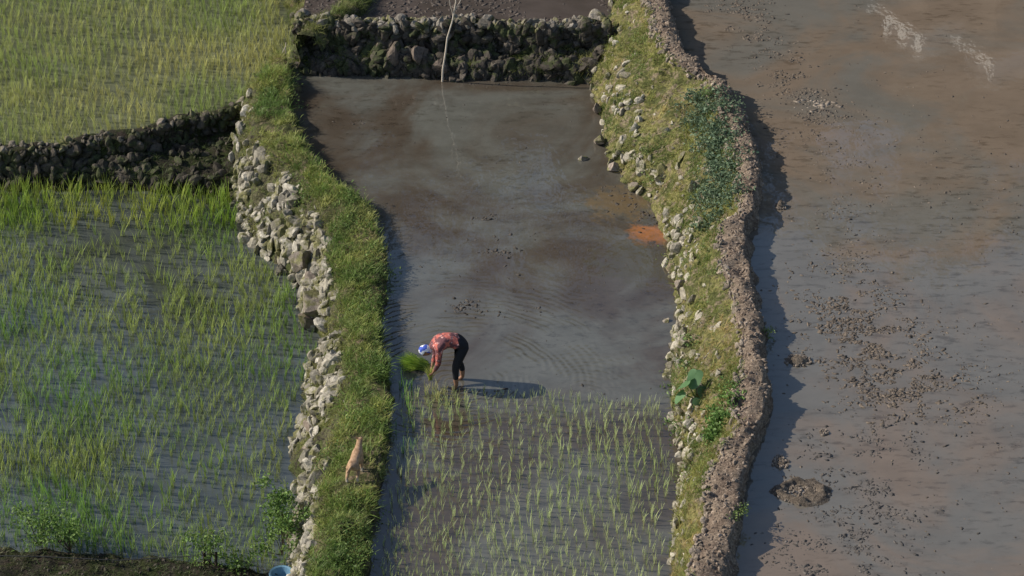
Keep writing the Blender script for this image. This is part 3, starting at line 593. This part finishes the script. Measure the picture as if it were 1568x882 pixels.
for s in (1,-1):
    wv=Vector((.47,s*.075,.37)); d=Vector((.25,-s*.25,-.93)).normalized(); f=Vector((.6,-s*.7,-.1)).normalized(); sv=d.cross(f).normalized(); f=sv.cross(d).normalized()
    if f.x<0: f=-f
    V3=[wv-d*.02,wv+d*.035,wv+d*.07]; mm=skin([tuple(v) for v in V3],[(0,1),(1,2)],[(.026,.02),(.034,.02),(.034,.018)],0,2); mm.materials.append(M_skin); link(bpy.data.objects.new("palm",mm),farmer)
    for i,(o_,L) in enumerate(((-.03,.068),(-.01,.078),(.01,.073),(.03,.058))):
        r0=wv+d*.06+sv*o_; p1=r0+(d*.9+f*.3)*L*.45; p2=p1+(d*.5+f*.8)*L*.35; p3=p2+(f*.8-d*.2)*L*.25
        mm=skin([tuple(v) for v in (r0,p1,p2,p3)],[(0,1),(1,2),(2,3)],[.0095,.009,.0085,.007],0,1); mm.materials.append(M_skin); link(bpy.data.objects.new(f"finger_{i}",mm),farmer)
    t0=wv+d*.025-sv*.025; t1=t0-sv*.025+d*.02+f*.012; t2=t1+d*.025+f*.022; mm=skin([tuple(v) for v in (t0,t1,t2)],[(0,1),(1,2)],[.012,.011,.008],0,1); mm.materials.append(M_skin); link(bpy.data.objects.new("thumb",mm),farmer)
def headmesh():
    bm=bmesh.new(); bmesh.ops.create_uvsphere(bm,u_segments=32,v_segments=24,radius=1)
    for v in bm.verts:
        x,y,z=v.co; vy,vz=y,z
        k=.75+.25*min(1,(z+1)/.9); fr_=x>.5; fq=x>.4; x*=.095; y*=.075*k; z2=z*.115
        if z<0: x=x*(.9+.1*(1+z))
        if fr_: x+=.022*math.exp(-(vy/.14)**2-((vz+.1)/.16)**2)-.007*sum(math.exp(-((vy-q)/.13)**2-((vz-.08)/.1)**2) for q in (-.33,.33))
        if fq: x+=.005*math.exp(-(vy/.25)**2-((vz+.45)/.05)**2)
        v.co=(x,y,z2)
    for s in (1,-1):
        bmesh.ops.create_uvsphere(bm,u_segments=10,v_segments=8,radius=1,matrix=Matrix.Translation((0,s*.078,-.005))@Matrix.Diagonal((.018,.009,.03,1)))
    me=bpy.data.meshes.new("head"); bm.to_mesh(me); bm.free(); me.materials.append(M_skin); me.polygons.foreach_set('use_smooth',[True]*len(me.polygons)); return me
hd=link(bpy.data.objects.new("head",headmesh()),farmer); hd.location=(.585,0,.80); hd.rotation_euler=(0,math.radians(62),0)
bm=bmesh.new()
for s in (1,-1): bmesh.ops.create_uvsphere(bm,u_segments=10,v_segments=8,radius=.011,matrix=Matrix.Translation((.082,s*.027,.01)))
me=bpy.data.meshes.new("eyes"); bm.to_mesh(me); bm.free(); me.materials.append(M_hair); link(bpy.data.objects.new("eyes",me),hd)
bm=bmesh.new(); bmesh.ops.create_uvsphere(bm,u_segments=32,v_segments=20,radius=1)
bmesh.ops.delete(bm,geom=[v for v in bm.verts if (v.co.z<.18 and v.co.x>-.15) or v.co.z<-.75],context='VERTS')
for v in bm.verts:
    q=1+.06*math.sin(9*v.co.y+4*v.co.z); v.co=(v.co.x*.112*q-.004,v.co.y*.094*q,v.co.z*.13*q)
me=bpy.data.meshes.new("headscarf"); bm.to_mesh(me); bm.free(); me.materials.append(M_scarf); me.polygons.foreach_set('use_smooth',[True]*len(me.polygons)); so_=link(bpy.data.objects.new("headscarf",me),hd)
sm=so_.modifiers.new("t",'SOLIDIFY'); sm.thickness=.006
mm=skin([(-.09,0,-.06),(-.12,.03,-.10),(-.13,.05,-.17)],[(0,1),(1,2)],[.03,.025,.012],0,1); mm.materials.append(M_scarf); link(bpy.data.objects.new("scarf_tail",mm),hd)
nb=26; ps=np.tile(np.array((.51,0,.16)),(nb,1))+rng.normal(0,.012,(nb,3)); scatter("held_seedlings",[tuft(s+400,3,.34,.006,.1,.25,.008,4) for s in range(3)],ps,rots(nb,False,.18),rng.uniform(.8,1.1,nb),cols(nb,(.4,.46,.12),(.45,.5,.14)),M_leaf,parent=farmer)
# ---- dog, seen from behind, standing on the bund
M_fur,tf,bf_=newmat("tan_fur"); pd=N(tf,'ShaderNodeTexCoord').outputs['Object']
sx=N(tf,'ShaderNodeSeparateXYZ'); tf.links.new(pd,sx.inputs[0])
cf=mixc(tf,mapr(tf,noise(tf,pd,14,5,.6),.35,.65),(.30,.18,.10),(.48,.31,.19)); cf=mixc(tf,mapr(tf,sx.outputs[2],.06,.17,1.,0.),cf,(.75,.66,.54)); tf.links.new(cf,bf_.inputs['Base Color']); bf_.inputs['Roughness'].default_value=.9
bump(tf,bf_,noise(tf,pd,60,3,.6),.5,.01)
dg_=snap(GL,[P(541,735,.33)],20,34)[0]; dog=link(bpy.data.objects.new("dog",None)); dog.location=(dg_[0]+.04,dg_[1]+.16,dg_[2]+.015); dog.rotation_euler=(0,0,math.radians(78)); dog.scale=(.92,.98,.92)
V=[(-.23,0,.41),(-.08,0,.40),(.07,0,.39),(.19,0,.40),(.27,0,.49),(.32,0,.56),(.37,0,.59),(.44,0,.565),(.49,0,.555)]; Rr=[.10,.088,.10,.115,.07,.056,.066,.038,.026]; E=[(i,i+1) for i in range(8)]; lab={}
t1=add((-.32,0,.43),.024,0,'f'); t2=add((-.38,.03,.40),.02,t1,'f'); add((-.42,.06,.33),.012,t2,'f')
for s in (1,-1):
    o_=.04*s
    a1=add((.18,s*.065,.31),.052,3,'f'); a2=add((.15+o_,s*.08,.21),.038,a1,'f'); a3=add((.17+o_,s*.08,.10),.027,a2,'f'); a4=add((.17+o_,s*.08,.025),.024,a3,'f'); add((.205+o_,s*.08,.015),.022,a4,'f')
    a1=add((-.22,s*.07,.33),.064,0,'f'); a2=add((-.15-o_,s*.09,.24),.045,a1,'f'); a3=add((-.28-o_,s*.09,.14),.027,a2,'f'); a4=add((-.265-o_,s*.09,.025),.024,a3,'f'); add((-.23-o_,s*.09,.015),.022,a4,'f')
mm=skin(V,E,Rr,2,2); mm.materials.clear(); mm.materials.append(M_fur); link(bpy.data.objects.new("body",mm),dog)
for s in (1,-1):
    me=bpy.data.meshes.new("ear"); me.from_pydata([(.335,s*.015,.63),(.335,s*.066,.61),(.365,s*.045,.625),(.32,s*.066,.705)],[],[(0,1,3),(1,2,3),(2,0,3),(0,2,1)]); me.materials.append(M_fur); link(bpy.data.objects.new("ear",me),dog)
bm=bmesh.new(); bmesh.ops.create_uvsphere(bm,u_segments=8,v_segments=6,radius=.012,matrix=Matrix.Translation((.516,0,.56)))
for s in (1,-1): bmesh.ops.create_uvsphere(bm,u_segments=8,v_segments=6,radius=.008,matrix=Matrix.Translation((.412,s*.040,.605)))
me=bpy.data.meshes.new("nose_and_eyes"); bm.to_mesh(me); bm.free(); me.materials.append(M_hair); link(bpy.data.objects.new("nose_and_eyes",me),dog)
print("DONE")
